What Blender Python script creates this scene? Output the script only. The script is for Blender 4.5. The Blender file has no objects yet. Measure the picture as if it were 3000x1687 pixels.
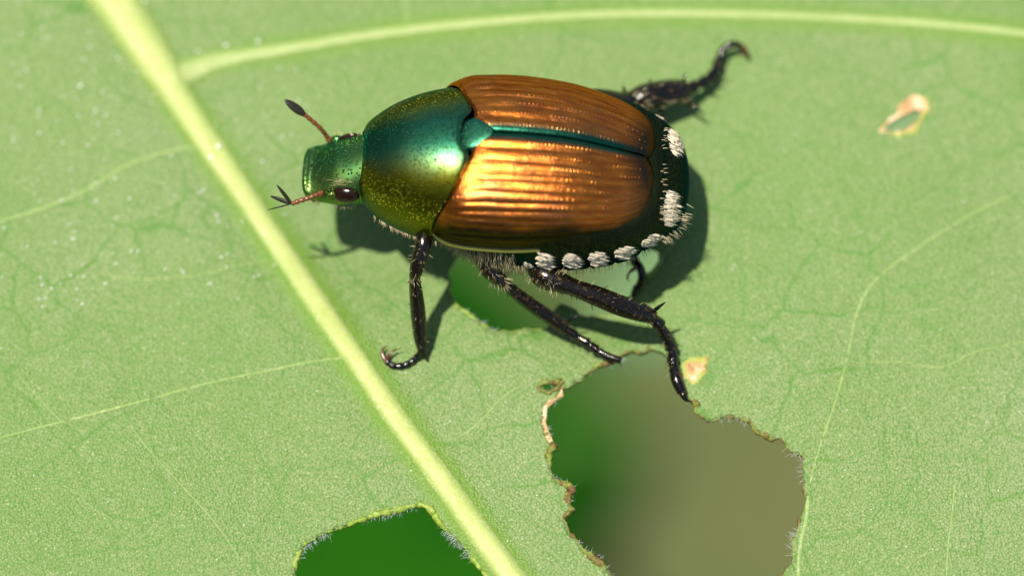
import bpy, math, random
import numpy as np
from mathutils import Vector, geometry

# ------------------------------------------------------------------ frame of the place
# All lengths below are written in millimetres; 1 Blender unit = 1 cm (S converts).
S = 0.1
TILT = math.radians(20)          # camera leans 20 degrees off the leaf's normal
ROLL = math.radians(28)          # the beetle's back leans a little further away
YAW = math.radians(2.2)
DIST = 120.0                     # camera to focus plane, mm
ct, st = math.cos(TILT), math.sin(TILT)
BODY_F = (-1.10, 3.46, 0.0)      # beetle's reference point, camera-aligned mm
STAND = 2.85                     # height of that point over the leaf
ZOFF = st*BODY_F[1] + ct*BODY_F[2] - STAND
def toW(x, y, z):                # camera-aligned mm -> world mm (leaf plane is z = 0)
    return (x, y*ct - z*st, y*st + z*ct - ZOFF)
CAM = toW(0, 0, DIST)

scene = bpy.context.scene
scene.unit_settings.system = 'METRIC'
scene.unit_settings.scale_length = 0.01
cam_data = bpy.data.cameras.new('camera')
cam = bpy.data.objects.new('camera', cam_data)
scene.collection.objects.link(cam)
scene.camera = cam
cam.location = [c*S for c in CAM]
cam.rotation_euler = (TILT, 0, 0)
cam_data.sensor_width = 36.0
cam_data.lens = 36.0*DIST/30.0
cam_data.clip_start = 0.05
cam_data.clip_end = 500.0
cam_data.dof.use_dof = True
cam_data.dof.focus_distance = (DIST + 0.0)*S - 0.06
cam_data.dof.aperture_fstop = 0.144/0.60

SUN_F = Vector((-0.25, 0.37, 0.89)).normalized()      # towards the sun, camera-aligned
_w = Vector((SUN_F.x, SUN_F.y*ct - SUN_F.z*st, SUN_F.y*st + SUN_F.z*ct))
world = bpy.data.worlds.new('World')
scene.world = world
world.use_nodes = True
wn = world.node_tree.nodes
sky = wn.new('ShaderNodeTexSky')
sky.sky_type = 'NISHITA'
sky.sun_disc = False
sky.sun_elevation = math.asin(_w.z)
sky.sun_rotation = math.atan2(_w.x, _w.y)
wn['Background'].inputs['Strength'].default_value = 0.085
world.node_tree.links.new(sky.outputs[0], wn['Background'].inputs['Color'])
sun_data = bpy.data.lights.new('sun', 'SUN')
sun_data.energy = 4.6
sun_data.angle = math.radians(0.5)
sun_data.color = (1.0, 0.94, 0.84)
sun = bpy.data.objects.new('sun', sun_data)
scene.collection.objects.link(sun)
sun.rotation_euler = _w.to_track_quat('Z', 'Y').to_euler()
sun.location = (_w*40)[:]
vs = scene.view_settings
vs.view_transform = 'Standard'
vs.look = 'None'
vs.exposure = 0.46
vs.gamma = 1.0
vs.use_curve_mapping = False

rng = random.Random(7)
nrng = np.random.default_rng(7)

# ------------------------------------------------------------------ helpers
def interp(table, x):
    if x <= table[0][0]: return table[0][1]
    for (x0, y0), (x1, y1) in zip(table, table[1:]):
        if x <= x1:
            k = (x - x0)/(x1 - x0)
            return y0 + (y1 - y0)*k
    return table[-1][1]
def smooth_interp(table):
    """cubic Hermite through a table"""
    xs = [p[0] for p in table]; ys = [p[1] for p in table]; n = len(xs)
    m = []
    for i in range(n):
        if i == 0: m.append((ys[1]-ys[0])/(xs[1]-xs[0]))
        elif i == n-1: m.append((ys[-1]-ys[-2])/(xs[-1]-xs[-2]))
        else: m.append((ys[i+1]-ys[i-1])/(xs[i+1]-xs[i-1]))
    def f(x):
        if x <= xs[0]: return ys[0]
        if x >= xs[-1]: return ys[-1]
        for i in range(n-1):
            if x <= xs[i+1]: break
        h = xs[i+1]-xs[i]; t = (x-xs[i])/h
        return ((2*t**3-3*t*t+1)*ys[i] + (t**3-2*t*t+t)*h*m[i]
                + (-2*t**3+3*t*t)*ys[i+1] + (t**3-t*t)*h*m[i+1])
    return f
def sstep(a, b, x):
    t = min(1, max(0, (x-a)/(b-a))); return t*t*(3-2*t)

def leaf_height(px, py):
    """gentle swell of the blade, mm (works on floats and arrays)"""
    x = np.asarray(px)/100.0; y = np.asarray(py)/100.0
    h = 0.10*np.sin(0.42*x + 0.8)*np.cos(0.37*y) + 0.05*np.sin(0.9*x - 0.7*y + 1.0)
    h = h - 0.0028*np.clip(x - 22, 0, None)**2*1.0
    h = h - 0.004*np.clip(y - 12.5, 0, None)**2
    h = h - 0.55*np.exp(-(((x-17.6)/2.4)**2 + ((y-9.3)/1.1)**2))
    h = h - 1.0*np.exp(-(((x-11.5)/4.6)**2 + ((y-6.9)/2.0)**2))
    return h
def ray(px, py, z):
    """world point (mm) at height z on the line of sight through photo pixel px, py"""
    d = ((px-1500)/100.0, (843.5-py)/100.0, -DIST)
    dw = (d[0], d[1]*ct - d[2]*st, d[1]*st + d[2]*ct)
    k = (z - CAM[2])/dw[2]
    return Vector((CAM[0]+dw[0]*k, CAM[1]+dw[1]*k, z))
def L(px, py, h=0.0):
    return ray(px, py, float(leaf_height(px, py)) + h)

class MB:
    def __init__(s): s.v = []; s.f = []; s.m = []; s.uv = None
    def add(s, verts, faces, mi=0):
        o = len(s.v); s.v.extend([tuple(p) for p in verts])
        for f in faces: s.f.append(tuple(i+o for i in f)); s.m.append(mi)
    def grid(s, rows, closed=False, mi=0, flip=False):
        """rows: list of equally long point lists"""
        o = len(s.v); n = len(rows[0])
        for r in rows: s.v.extend([tuple(p) for p in r])
        for i in range(len(rows)-1):
            for j in range(n if closed else n-1):
                a = o+i*n+j; b = o+i*n+(j+1) % n; c = b+n; d = a+n
                s.f.append((d, c, b, a) if flip else (a, b, c, d)); s.m.append(mi)
        return o
    def tube(s, pts, rad, sides=8, mi=0, flat=1.0, flat_dir=None, cap=True):
        pts = [Vector(p) for p in pts]; n = len(pts)
        if not isinstance(rad, (list, tuple)): rad = [rad]*n
        prev = None; rows = []
        for i, p in enumerate(pts):
            t = (pts[min(i+1, n-1)] - pts[max(i-1, 0)]).normalized()
            if flat_dir is not None: u = Vector(flat_dir)
            elif prev is None: u = Vector((0.31, 0.17, 0.93)) if abs(t.z) < .8 else Vector((1, 0.2, 0))
            else: u = prev
            u = (u - t*u.dot(t)).normalized(); prev = u; w = t.cross(u)
            rows.append([p + (u*math.cos(q)*flat + w*math.sin(q))*rad[i]
                         for q in [2*math.pi*k/sides for k in range(sides)]])
        o = s.grid(rows, closed=True, mi=mi)
        if cap:
            s.f.append(tuple(o+k for k in reversed(range(sides)))); s.m.append(mi)
            e = o+(n-1)*sides
            s.f.append(tuple(e+k for k in range(sides))); s.m.append(mi)
    def hair(s, p, d, length, r, bend=None, mi=0):
        p = Vector(p); d = Vector(d).normalized()
        u = d.orthogonal().normalized(); w = d.cross(u)
        q = p + d*length*0.55
        e = p + d*length + (Vector(bend)*length if bend is not None else Vector())
        vs_ = []
        for c, rr in ((p, r), (q, r*0.7)):
            for k in range(3):
                a = 2.0944*k; vs_.append(c + (u*math.cos(a)+w*math.sin(a))*rr)
        vs_.append(e)
        s.add(vs_, [(0, 1, 4, 3), (1, 2, 5, 4), (2, 0, 3, 5), (3, 4, 6), (4, 5, 6), (5, 3, 6)], mi)
    def ball(s, c, r, n=6, m=5, mi=0, axes=None):
        c = Vector(c); ax = axes or (Vector((1, 0, 0)), Vector((0, 1, 0)), Vector((0, 0, 1)))
        rr = r if isinstance(r, (tuple, list)) else (r, r, r)
        rows = []
        for i in range(m+1):
            a = math.pi*i/m
            a = min(max(a, 0.03), math.pi-0.03)
            rows.append([c + ax[0]*rr[0]*math.sin(a)*math.cos(2*math.pi*j/n)
                         + ax[1]*rr[1]*math.sin(a)*math.sin(2*math.pi*j/n)
                         + ax[2]*rr[2]*math.cos(a) for j in range(n)])
        s.grid(rows, closed=True, mi=mi, flip=True)
    def build(s, name, mats, parent=None, smooth=True, uv=None):
        base = parent_base(parent) if parent else Vector((0, 0, 0))
        me = bpy.data.meshes.new(name)
        co = np.array(s.v, dtype=np.float64) - np.array(base)[None, :]
        me.from_pydata((co*S).tolist(), [], s.f)
        for m in (mats if isinstance(mats, (list, tuple)) else [mats]): me.materials.append(m)
        me.polygons.foreach_set('material_index', s.m)
        me.polygons.foreach_set('use_smooth', [smooth]*len(s.f))
        if uv is not None:
            lay = me.uv_layers.new(name='UVMap')
            li = np.zeros(len(me.loops), dtype=np.int32); me.loops.foreach_get('vertex_index', li)
            lay.data.foreach_set('uv', np.array(uv, dtype=np.float32)[li].ravel())
        me.update()
        o = bpy.data.objects.new(name, me); scene.collection.objects.link(o)
        if parent: o.parent = parent
        return o
BASES = {}
def parent_base(o):
    while o.parent: o = o.parent
    return BASES.get(o.name, Vector((0, 0, 0)))
def thing(name, label, cat, base, group=None):
    o = bpy.data.objects.new(name, None); scene.collection.objects.link(o)
    o.empty_display_size = 0.1
    o.location = Vector(base)*S; BASES[o.name] = Vector(base)
    o['label'] = label; o['category'] = cat
    if group: o['group'] = group
    return o

def catmull(pts, per=8):
    P = [Vector(p) for p in pts]; out = []
    P = [P[0]*2-P[1]] + P + [P[-1]*2-P[-2]]
    for i in range(1, len(P)-2):
        for k in range(per):
            t = k/per
            out.append(0.5*((2*P[i]) + (P[i+1]-P[i-1])*t + (2*P[i-1]-5*P[i]+4*P[i+1]-P[i+2])*t*t
                            + (3*P[i]-P[i-1]-3*P[i+1]+P[i+2])*t**3))
    out.append(P[-2]); return out
def catmull_n(vals, per=8):
    return [v.x for v in catmull([Vector((v, 0, 0)) for v in vals], per)]

# ------------------------------------------------------------------ materials
class NT:
    def __init__(s, name):
        s.mat = bpy.data.materials.new(name); s.mat.use_nodes = True
        s.t = s.mat.node_tree; s.b = s.t.nodes['Principled BSDF']; s.out = s.t.nodes['Material Output']
    def n(s, typ, **kw):
        o = s.t.nodes.new('ShaderNode'+typ)
        for k, v in kw.items(): setattr(o, k, v)
        return o
    def l(s, a, b): s.t.links.new(a, b)
    def pos(s):
        if not hasattr(s, '_p'): s._p = s.n('NewGeometry').outputs['Position']
        return s._p
    def noise(s, scale, detail=3, rough=.5, vec=None):
        o = s.n('TexNoise'); o.inputs['Scale'].default_value = scale
        o.inputs['Detail'].default_value = detail; o.inputs['Roughness'].default_value = rough
        s.l(vec or s.pos(), o.inputs['Vector']); return o.outputs['Fac']
    def voro(s, scale, feature='F1', vec=None, out='Distance', rnd=1.0):
        o = s.n('TexVoronoi', feature=feature); o.inputs['Scale'].default_value = scale
        o.inputs['Randomness'].default_value = rnd
        s.l(vec or s.pos(), o.inputs['Vector']); return o.outputs[out]
    def ramp(s, fac, stops, interp='LINEAR'):
        o = s.n('ValToRGB'); e = o.color_ramp; e.interpolation = interp
        while len(e.elements) < len(stops): e.elements.new(.5)
        for el, (p, c) in zip(e.elements, stops):
            el.position = p; el.color = (*c, 1) if len(c) == 3 else c
        s.l(fac, o.inputs['Fac']); return o.outputs['Color']
    def val(s, fac, a, b, c0=0.0, c1=1.0):
        o = s.n('MapRange'); o.inputs[1].default_value = a; o.inputs[2].default_value = b
        o.inputs[3].default_value = c0; o.inputs[4].default_value = c1
        s.l(fac, o.inputs[0]); return o.outputs[0]
    def math(s, op, a, b=None):
        o = s.n('Math', operation=op)
        for i, x in enumerate((a, b)):
            if x is None: continue
            if isinstance(x, (int, float)): o.inputs[i].default_value = x
            else: s.l(x, o.inputs[i])
        return o.outputs[0]
    def mix(s, fac, a, b, mode='MIX'):
        o = s.n('Mix', data_type='RGBA', blend_type=mode)
        for sock, x in ((o.inputs['Factor'], fac), (o.inputs['A'], a), (o.inputs['B'], b)):
            if isinstance(x, (int, float)): sock.default_value = x
            elif isinstance(x, tuple): sock.default_value = (*x, 1)
            else: s.l(x, sock)
        return o.outputs['Result']
    def bump(s, h, strength, dist, prev=None):
        o = s.n('Bump'); o.inputs['Strength'].default_value = strength; o.inputs['Distance'].default_value = dist
        s.l(h, o.inputs['Height'])
        if prev is not None: s.l(prev, o.inputs['Normal'])
        return o.outputs['Normal']
    def set(s, **kw):
        names = dict(color='Base Color', rough='Roughness', metal='Metallic', normal='Normal', coat='Coat Weight',
                     coat_rough='Coat Roughness', tint='Specular Tint', spec='Specular IOR Level', sheen='Sheen Weight',
                     trans='Transmission Weight', sss='Subsurface Weight', aniso='Anisotropic', coat_normal='Coat Normal', ior='IOR')
        for k, v in kw.items():
            i = s.b.inputs[names[k]]
            if isinstance(v, (int, float)): i.default_value = v
            elif isinstance(v, tuple): i.default_value = (*v, 1) if len(v) == 3 and i.type == 'RGBA' else v
            else: s.l(v, i)
        return s.mat

def translucent(t, color, w):
    tr = t.n('BsdfTranslucent')
    if isinstance(color, tuple): tr.inputs['Color'].default_value = (*color, 1)
    else: t.l(color, tr.inputs['Color'])
    mx = t.n('MixShader'); mx.inputs[0].default_value = w
    t.l(t.b.outputs[0], mx.inputs[1]); t.l(tr.outputs[0], mx.inputs[2]); t.l(mx.outputs[0], t.out.inputs['Surface'])

def mat_blade():
    t = NT('leaf_blade_pale_green')
    broad = t.noise(0.9, 3); mid = t.noise(22, 5, .65); fine = t.noise(165, 2, .6)
    c = t.ramp(broad, [(.3, (.205, .318, .072)), (.5, (.268, .358, .115)), (.72, (.345, .395, .178))])
    c = t.mix(t.val(mid, .35, .7, 0, .5), c, (.35, .415, .185))
    # felt of minute hairs: pale specks between green cells
    cell = t.voro(135, 'F1'); 
    c = t.mix(t.val(cell, .10, .75, 0, .75), c, (.095, .235, .03))
    c = t.mix(t.val(fine, .57, .70, 0, .62), c, (.58, .61, .33))
    # fine net of veinlets
    warp = t.n('VectorMath', operation='ADD')
    nz = t.n('TexNoise'); nz.inputs['Scale'].default_value = 6; t.l(t.pos(), nz.inputs['Vector'])
    sc = t.n('VectorMath', operation='SCALE'); sc.inputs['Scale'].default_value = .12
    t.l(nz.outputs['Color'], sc.inputs[0]); t.l(t.pos(), warp.inputs[0]); t.l(sc.outputs[0], warp.inputs[1])
    net = t.voro(4.2, 'DISTANCE_TO_EDGE', warp.outputs[0])
    net2 = t.voro(14, 'DISTANCE_TO_EDGE', warp.outputs[0]); net3 = t.voro(34, 'DISTANCE_TO_EDGE', warp.outputs[0])
    gate = t.val(t.noise(1.7, 2), .42, .62)
    line = t.math('MULTIPLY', t.val(net, 0, .028, 1, 0), t.val(gate, 0, 1, .25, .9))
    c = t.mix(line, c, (.10, .26, .03))
    line2 = t.math('MULTIPLY', t.val(net2, 0, .045, 1, 0), t.val(gate, 0, 1, .18, .42))
    c = t.mix(line2, c, (.10, .26, .03))
    c = t.mix(t.math('MULTIPLY', t.val(net3, 0, .07, 1, 0), .22), c, (.10, .25, .03))
    at = t.n('Attribute', attribute_name='near_vein')
    c = t.mix(t.math('MULTIPLY', at.outputs['Fac'], .75), c, (.17, .33, .022))
    c = t.mix(t.val(t.noise(34, 2, .5), .66, .74, 0, .5), c, (.09, .24, .02))
    b1 = t.bump(net3, .4, .004, t.bump(net2, .5, .006, t.bump(net, .5, .008)))
    b2 = t.bump(cell, .6, .0055, b1)
    b3 = t.bump(t.noise(70, 2), .25, .005, b2)
    t.set(color=c, rough=.52, spec=.42, normal=b3, sheen=.06)
    translucent(t, t.mix(.5, c, (.28, .50, .06)), .22)
    return t.mat
def mat_vein(name, a, b):
    t = NT(name)
    n = t.noise(14, 4, .6); f = t.noise(110, 2)
    c = t.ramp(n, [(.3, a), (.7, b)])
    uvn = t.n('UVMap'); sep = t.n('SeparateXYZ'); t.l(uvn.outputs[0], sep.inputs[0])
    c = t.mix(t.val(sep.outputs[1], .3, 1.0, 0, .95), c, (.22, .37, .07))
    c = t.mix(t.val(f, .5, .72, 0, .4), c, (.74, .74, .42))
    nb = t.bump(f, .35, .006, t.bump(n, .2, .02))
    t.set(color=c, rough=.5, spec=.35, normal=nb)
    translucent(t, (.5, .6, .12), .2)
    return t.mat
def mat_crust():
    t = NT('chewed_leaf_edge')
    n = t.noise(22, 4, .7)
    c = t.ramp(n, [(.25, (.05, .025, .010)), (.45, (.15, .09, .022)), (.56, (.17, .20, .025)), (.75, (.24, .33, .06))])
    t.set(color=c, rough=.6, normal=t.bump(t.noise(70, 3), .8, .01))
    return t.mat
def mat_lime_edge():
    t = NT('fresh_cut_leaf_edge')
    n = t.noise(16, 4, .7)
    c = t.ramp(n, [(.3, (.10, .17, .012)), (.5, (.22, .32, .03)), (.72, (.36, .44, .11))])
    t.set(color=c, rough=.5, normal=t.bump(t.noise(60, 3), .8, .01)); return t.mat
def mat_tan():
    t = NT('dry_tan_tissue')
    n = t.noise(16, 5, .65)
    c = t.ramp(n, [(.30, (.30, .13, .035)), (.46, (.62, .38, .17)), (.66, (.82, .68, .48))])
    t.set(color=c, rough=.7, normal=t.bump(t.noise(40, 4), .8, .02)); return t.mat
def mat_hair(name, c, rough=.35, tr=.25):
    t = NT(name); t.set(color=c, rough=rough, spec=.5)
    if tr: translucent(t, c, tr)
    return t.mat
def mat_green_cuticle(name, c0, c1, cell=95, depth=.007, rough=.3, dark=.25, flank=None):
    """metallic green cuticle pitted with small punctures"""
    t = NT(name)
    v = t.voro(cell, 'F1', rnd=.9)
    pit = t.val(v, .12, .34, 0, 1)
    big = t.noise(5, 3)
    c = t.ramp(big, [(.35, c0), (.7, c1)])
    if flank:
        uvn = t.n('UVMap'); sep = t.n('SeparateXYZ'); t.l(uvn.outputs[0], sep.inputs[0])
        c = t.mix(t.val(t.math('ADD', sep.outputs[1], t.val(big, .3, .7, -.05, .05)), .10, .34, 0, 1), c, flank)  # teal midline fading to gold flanks: iridescence and gold highlight painted as colour
    c = t.mix(t.val(v, .08, .20, dark, 0), c, (.45, .42, .16))  # bright gold flecks over the pits paint in their sparkle
    nb = t.bump(t.noise(cell*3.1, 2), .10, depth*.4, t.bump(pit, .8, depth))
    t.set(color=c, rough=rough, metal=1.0, tint=(.25, .45, .75), normal=nb)
    return t.mat
def mat_elytra():
    t = NT('coppery_wing_case')
    uvn = t.n('UVMap'); sep = t.n('SeparateXYZ'); t.l(uvn.outputs[0], sep.inputs[0])
    u, v = sep.outputs[0], sep.outputs[1]           # u: mm along, v: 0 suture .. 1 margin
    comb = t.n('CombineXYZ'); t.l(t.math('MULTIPLY', u, .22), comb.inputs[0]); t.l(t.math('MULTIPLY', v, 5.0), comb.inputs[1])
    streak = t.noise(4.0, 6, .7, comb.outputs[0])
    blot = t.noise(7, 4, .65)
    c = t.ramp(streak, [(.25, (.38, .080, .015)), (.45, (.58, .155, .024)), (.6, (.80, .255, .036)), (.8, (.50, .21, .07))])
    c = t.mix(t.val(blot, .45, .75, 0, .55), c, (.26, .13, .07))
    # sutural stripe turns green
    sut = t.val(v, .020, .052, 1, 0)
    c = t.mix(sut, c, (.020, .115, .065))
    edge = t.val(t.math('ADD', v, t.val(blot, .3, .7, -.05, .05)), .66, .80, 0, 1)  # dark margin widened inward in colour, painting the dark reflection on the side
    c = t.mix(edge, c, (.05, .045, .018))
    c = t.mix(t.val(v, .952, .965, 0, 1), c, (.62, .55, .30))  # pale gold on the margin bead paints in its glint line
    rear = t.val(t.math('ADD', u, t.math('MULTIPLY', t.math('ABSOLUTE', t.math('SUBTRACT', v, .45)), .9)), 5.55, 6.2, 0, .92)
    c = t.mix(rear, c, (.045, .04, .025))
    # rows of punctures along the striae
    rowc = t.n('CombineXYZ'); t.l(t.math('MULTIPLY', u, 9.0), rowc.inputs[0])
    rows = 12.0
    vv = t.math('MULTIPLY', v, rows)
    fr = t.math('ABSOLUTE', t.math('SUBTRACT', t.math('FRACT', vv), .5))
    fu = t.math('ABSOLUTE', t.math('SUBTRACT', t.math('FRACT', t.math('ADD', t.math('ADD', t.math('MULTIPLY', u, 9.0), t.val(t.noise(9, 2), 0, 1, 0, 5)), t.math('MULTIPLY', t.math('FLOOR', vv), .37))), .5))
    d2 = t.math('ADD', t.math('MULTIPLY', t.math('MULTIPLY', fr, fr), 2.2), t.math('MULTIPLY', fu, fu))
    pit = t.val(d2, .015, .085, 0, 1)
    wr = t.n('CombineXYZ'); t.l(t.math('MULTIPLY', u, .9), wr.inputs[0]); t.l(t.math('MULTIPLY', v, 26), wr.inputs[1])
    grain = t.noise(2.2, 5, .75, wr.outputs[0])
    nb = t.bump(t.math('MULTIPLY', pit, t.val(t.noise(14, 3), .4, .62, .05, 1)), .4, .003)
    nb = t.bump(grain, .6, .0016, nb)
    nb = t.bump(t.noise(150, 2), .35, .0010, nb)
    t.set(color=c, rough=.31, metal=1.0, tint=(.8, .55, .4), normal=nb)
    return t.mat
def mat_black(name='black_leg', c=(.004, .0035, .003), r=.15, b=.4):
    t = NT(name)
    fl = t.val(t.noise(80, 3, .6), .61, .68, 0, 1)  # gold flecks on the black stand in for glints
    col = t.mix(fl, c, (.20, .13, .03))
    t.set(color=col, rough=r, spec=.45, metal=t.math('MULTIPLY', fl, .85),
          normal=t.bump(t.noise(50, 3), b, .004)); return t.mat
def simple(name, c, rough=.4, **kw):
    t = NT(name); n = t.noise(24, 3)
    col = t.mix(t.val(n, .35, .7, 0, .5), c, tuple(x*.55 for x in c))
    t.set(color=col, rough=rough, normal=t.bump(t.noise(60, 2), .25, .005), **kw); return t.mat

M = dict(
    blade=mat_blade(),
    midrib=mat_vein('midrib_pale_yellow', (.47, .56, .15), (.58, .64, .22)),
    vein=mat_vein('vein_pale_green', (.36, .47, .14), (.43, .52, .19)),
    veinlet=mat_vein('veinlet_green', (.25, .385, .10), (.30, .42, .13)),
    crust=mat_crust(), lime=mat_lime_edge(), tan=mat_tan(),
    leafhair=mat_hair('leaf_hair', (.75, .80, .80), .3, .3),
    glint=mat_hair('glint_white', (.85, .85, .78), .08, 0),
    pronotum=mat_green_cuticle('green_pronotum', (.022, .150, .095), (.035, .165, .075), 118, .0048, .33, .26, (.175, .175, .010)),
    head=mat_green_cuticle('green_head', (.07, .23, .075), (.20, .29, .05), 100, .006, .36, .8),
    scutellum=mat_green_cuticle('green_scutellum', (.03, .17, .10), (.045, .2, .10), 110, .003, .36),
    abdomen=mat_green_cuticle('dark_green_abdomen', (.020, .031, .012), (.032, .040, .017), 170, .004, .42, .1),
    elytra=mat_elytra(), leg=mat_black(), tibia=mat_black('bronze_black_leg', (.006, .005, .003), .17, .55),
    eye=simple('dark_brown_eye', (.014, .005, .003), .2, spec=.4),
    antenna=simple('red_brown_antenna', (.17, .055, .016), .3, spec=.6),
    club=simple('black_antenna_club', (.018, .014, .006), .45),
    claw=simple('red_brown_claw', (.10, .024, .010), .2, spec=.7, coat=.3),
    cream=mat_hair('cream_tuft_hair', (.92, .80, .58), .5, .1),
    gold=mat_hair('pale_gold_hair', (.62, .52, .30), .4, .25),
)

# ------------------------------------------------------------------ the leaf
def densify(poly, step, closed=True):
    out = []; n = len(poly)
    for i in range(n if closed else n-1):
        a = np.array(poly[i], float); b = np.array(poly[(i+1) % n], float)
        k = max(1, int(np.linalg.norm(b-a)/step))
        for j in range(k): out.append(a + (b-a)*j/k)
    if not closed: out.append(np.array(poly[-1], float))
    return np.array(out)
def noise1(n, seeds, lo=2):
    x = np.zeros(n); r = np.random.default_rng(seeds)
    for f, a in ((n//18, 1.0), (n//8, .8), (n//4, .7), (n//2, .5)):
        f = max(f, 2); v = r.normal(size=f+1); v[-1] = v[0]
        x += a*np.interp(np.linspace(0, f, n, endpoint=False), np.arange(f+1), v)
    return x
def chew(poly, seed, amp=2.6, step=5.0):
    p = densify(poly, step); n = len(p)
    t = np.roll(p, -1, 0) - np.roll(p, 1, 0); t /= np.linalg.norm(t, axis=1)[:, None] + 1e-9
    nn = np.stack([t[:, 1], -t[:, 0]], 1)
    return p + nn*(noise1(n, seed)*amp)[:, None]

HOLE_UNDER = [(1335, 752), (1312, 790), (1322, 825), (1312, 850), (1332, 888), (1350, 905), (1388, 935), (1422, 957), (1502, 966),
    (1570, 968), (1604, 964), (1616, 945), (1625, 912), (1646, 897), (1668, 905), (1692, 918), (1748, 930), (1810, 915), (1852, 880),
    (1870, 852), (1900, 803), (1938, 765), (1930, 735), (1860, 715), (1700, 700), (1500, 690), (1390, 705)]
HOLE_BIG = [(1827, 1036), (1851, 1019), (1870, 1031), (1903, 1017), (1927, 1021), (1941, 1033), (1962, 1045), (1980, 1060), (1996, 1090),
    (2004, 1125), (2012, 1155), (2022, 1166), (2048, 1175), (2041, 1204), (2069, 1237), (2116, 1228), (2145, 1223), (2192, 1230),
    (2221, 1266), (2259, 1285), (2287, 1285), (2320, 1322), (2354, 1337), (2349, 1379), (2354, 1427), (2368, 1465), (2354, 1498),
    (2339, 1545), (2316, 1588), (2318, 1650), (2290, 1683), (2255, 1730), (2100, 1790), (1900, 1770), (1785, 1687), (1756, 1654),
    (1709, 1607), (1656, 1541), (1647, 1517), (1671, 1493), (1666, 1450), (1678, 1434), (1656, 1417), (1623, 1408), (1611, 1370),
    (1607, 1332), (1623, 1313), (1600, 1266), (1588, 1237), (1597, 1190), (1614, 1175), (1642, 1166), (1640, 1149), (1656, 1134),
    (1684, 1121), (1706, 1109), (1723, 1090), (1766, 1069), (1794, 1052)]
HOLE_SMALL = [(1579, 1132), (1593, 1122), (1620, 1120), (1643, 1111), (1650, 1120), (1636, 1140), (1622, 1146), (1606, 1154), (1596, 1146), (1586, 1144)]
HOLE_BOTTOM = [(862, 1687), (865, 1650), (876, 1622), (890, 1595), (925, 1574), (995, 1549), (1064, 1521), (1134, 1497), (1204, 1479),
    (1236, 1476), (1257, 1486), (1281, 1518), (1309, 1546), (1344, 1584), (1379, 1626), (1407, 1664), (1432, 1690), (1445, 1740),
    (1380, 1800), (1150, 1820), (930, 1790)]
HOLE_TORN = [(2588, 380), (2602, 360), (2619, 349), (2637, 339), (2677, 320), (2699, 322), (2693, 343), (2680, 359), (2647, 383), (2614, 387)]
HOLES = [chew(HOLE_UNDER, 1, 3.0), chew(HOLE_BIG, 2, 2.6), chew(HOLE_SMALL, 3, 1.2, 4), chew(HOLE_BOTTOM, 4, 1.8), chew(HOLE_TORN, 5, 1.2, 4)]

MIDRIB = [(140, -330), (228, -170), (322, -20), (424, 130), (547, 325), (680, 520), (817, 720), (952, 920), (1043, 1052), (1165, 1230),
          (1291, 1400), (1390, 1540), (1500, 1690), (1610, 1830), (1730, 2000), (1840, 2150)]
MIDRIB_W = [170, 162, 152, 136, 100, 88, 80, 78, 78, 80, 84, 86, 88, 84, 78, 70]
LATERAL = [(490, 238), (565, 207), (640, 180), (800, 150), (1200, 88), (1700, 45), (2200, 43), (2700, 68), (3100, 112), (3500, 180)]
LATERAL_W = [90, 80, 62, 44, 36, 32, 30, 28, 26, 24]
SECOND = [  # (path, width, material)
    ([(610, 422), (500, 442), (380, 480), (240, 562), (90, 622), (-120, 680), (-450, 790)], 15, 'veinlet'),
    ([(1025, 1046), (920, 1058), (800, 1082), (600, 1124), (350, 1192), (0, 1282), (-450, 1420)], 14, 'veinlet'),
    ([(800, 760), (700, 778), (560, 808), (400, 818), (280, 800)], 8, 'veinlet'),
    ([(2992, 560), (2860, 620), (2720, 705), (2600, 790), (2545, 845), (2510, 920), (2480, 1060), (2440, 1200), (2395, 1330), (2368, 1440)], 13, 'veinlet'),
    ([(3400, 900), (3000, 1000), (2860, 1030), (2760, 1075), (2640, 1060), (2490, 1062)], 8, 'veinlet'),
    ([(2368, 1450), (2362, 1520), (2345, 1600), (2340, 1690), (2350, 1850)], 24, 'veinlet'),
    ([(2800, 1390), (2790, 1500), (2778, 1600), (2770, 1750)], 9, 'veinlet'),
    ([(1330, 1290), (1400, 1240), (1470, 1165), (1530, 1125)], 9, 'veinlet'),
    ([(370, 1230), (430, 1310), (540, 1430), (630, 1530), (720, 1660)], 7, 'veinlet'),
    ([(40, 1085), (140, 1195), (200, 1250)], 6, 'veinlet'),
    ([(1190, -40), (1192, 40), (1194, 80)], 12, 'veinlet'),
    ([(1900, 830), (1925, 790), (1955, 735), (1990, 690)], 10, 'veinlet'),
]
def dist_to(path, X, Y):
    p = densify(path, 30, closed=False); d = np.full(X.shape, 1e9)
    for q in p: np.minimum(d, (X-q[0])**2 + (Y-q[1])**2, out=d)
    return np.sqrt(d)
def inside(poly, X, Y):
    c = np.zeros(X.shape, bool); n = len(poly); j = n-1
    for i in range(n):
        xi, yi = poly[i]; xj, yj = poly[j]
        if yi != yj:
            c ^= ((yi > Y) != (yj > Y)) & (X < (xj-xi)*(Y-yi)/(yj-yi)+xi)
        j = i
    return c
def vein_relief(X, Y):
    d1 = dist_to(MIDRIB, X, Y); d2 = dist_to(LATERAL, X, Y)
    h = 0.10*np.exp(-(d1/75)**2) + 0.06*np.exp(-(d2/50)**2)
    h = h - 0.10*np.exp(-((d1-75)/30)**2)*0.6
    for path, w, _ in SECOND[:5]:
        d = dist_to(path, X, Y); h = h + 0.028*np.exp(-(d/(w*1.2))**2) - 0.02*np.exp(-((d-w*1.8)/(w))**2)
    return h
def Lr(px, py, h=0.0):
    return L(px, py, h + float(vein_relief(np.array([px], float), np.array([py], float))[0]))

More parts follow.
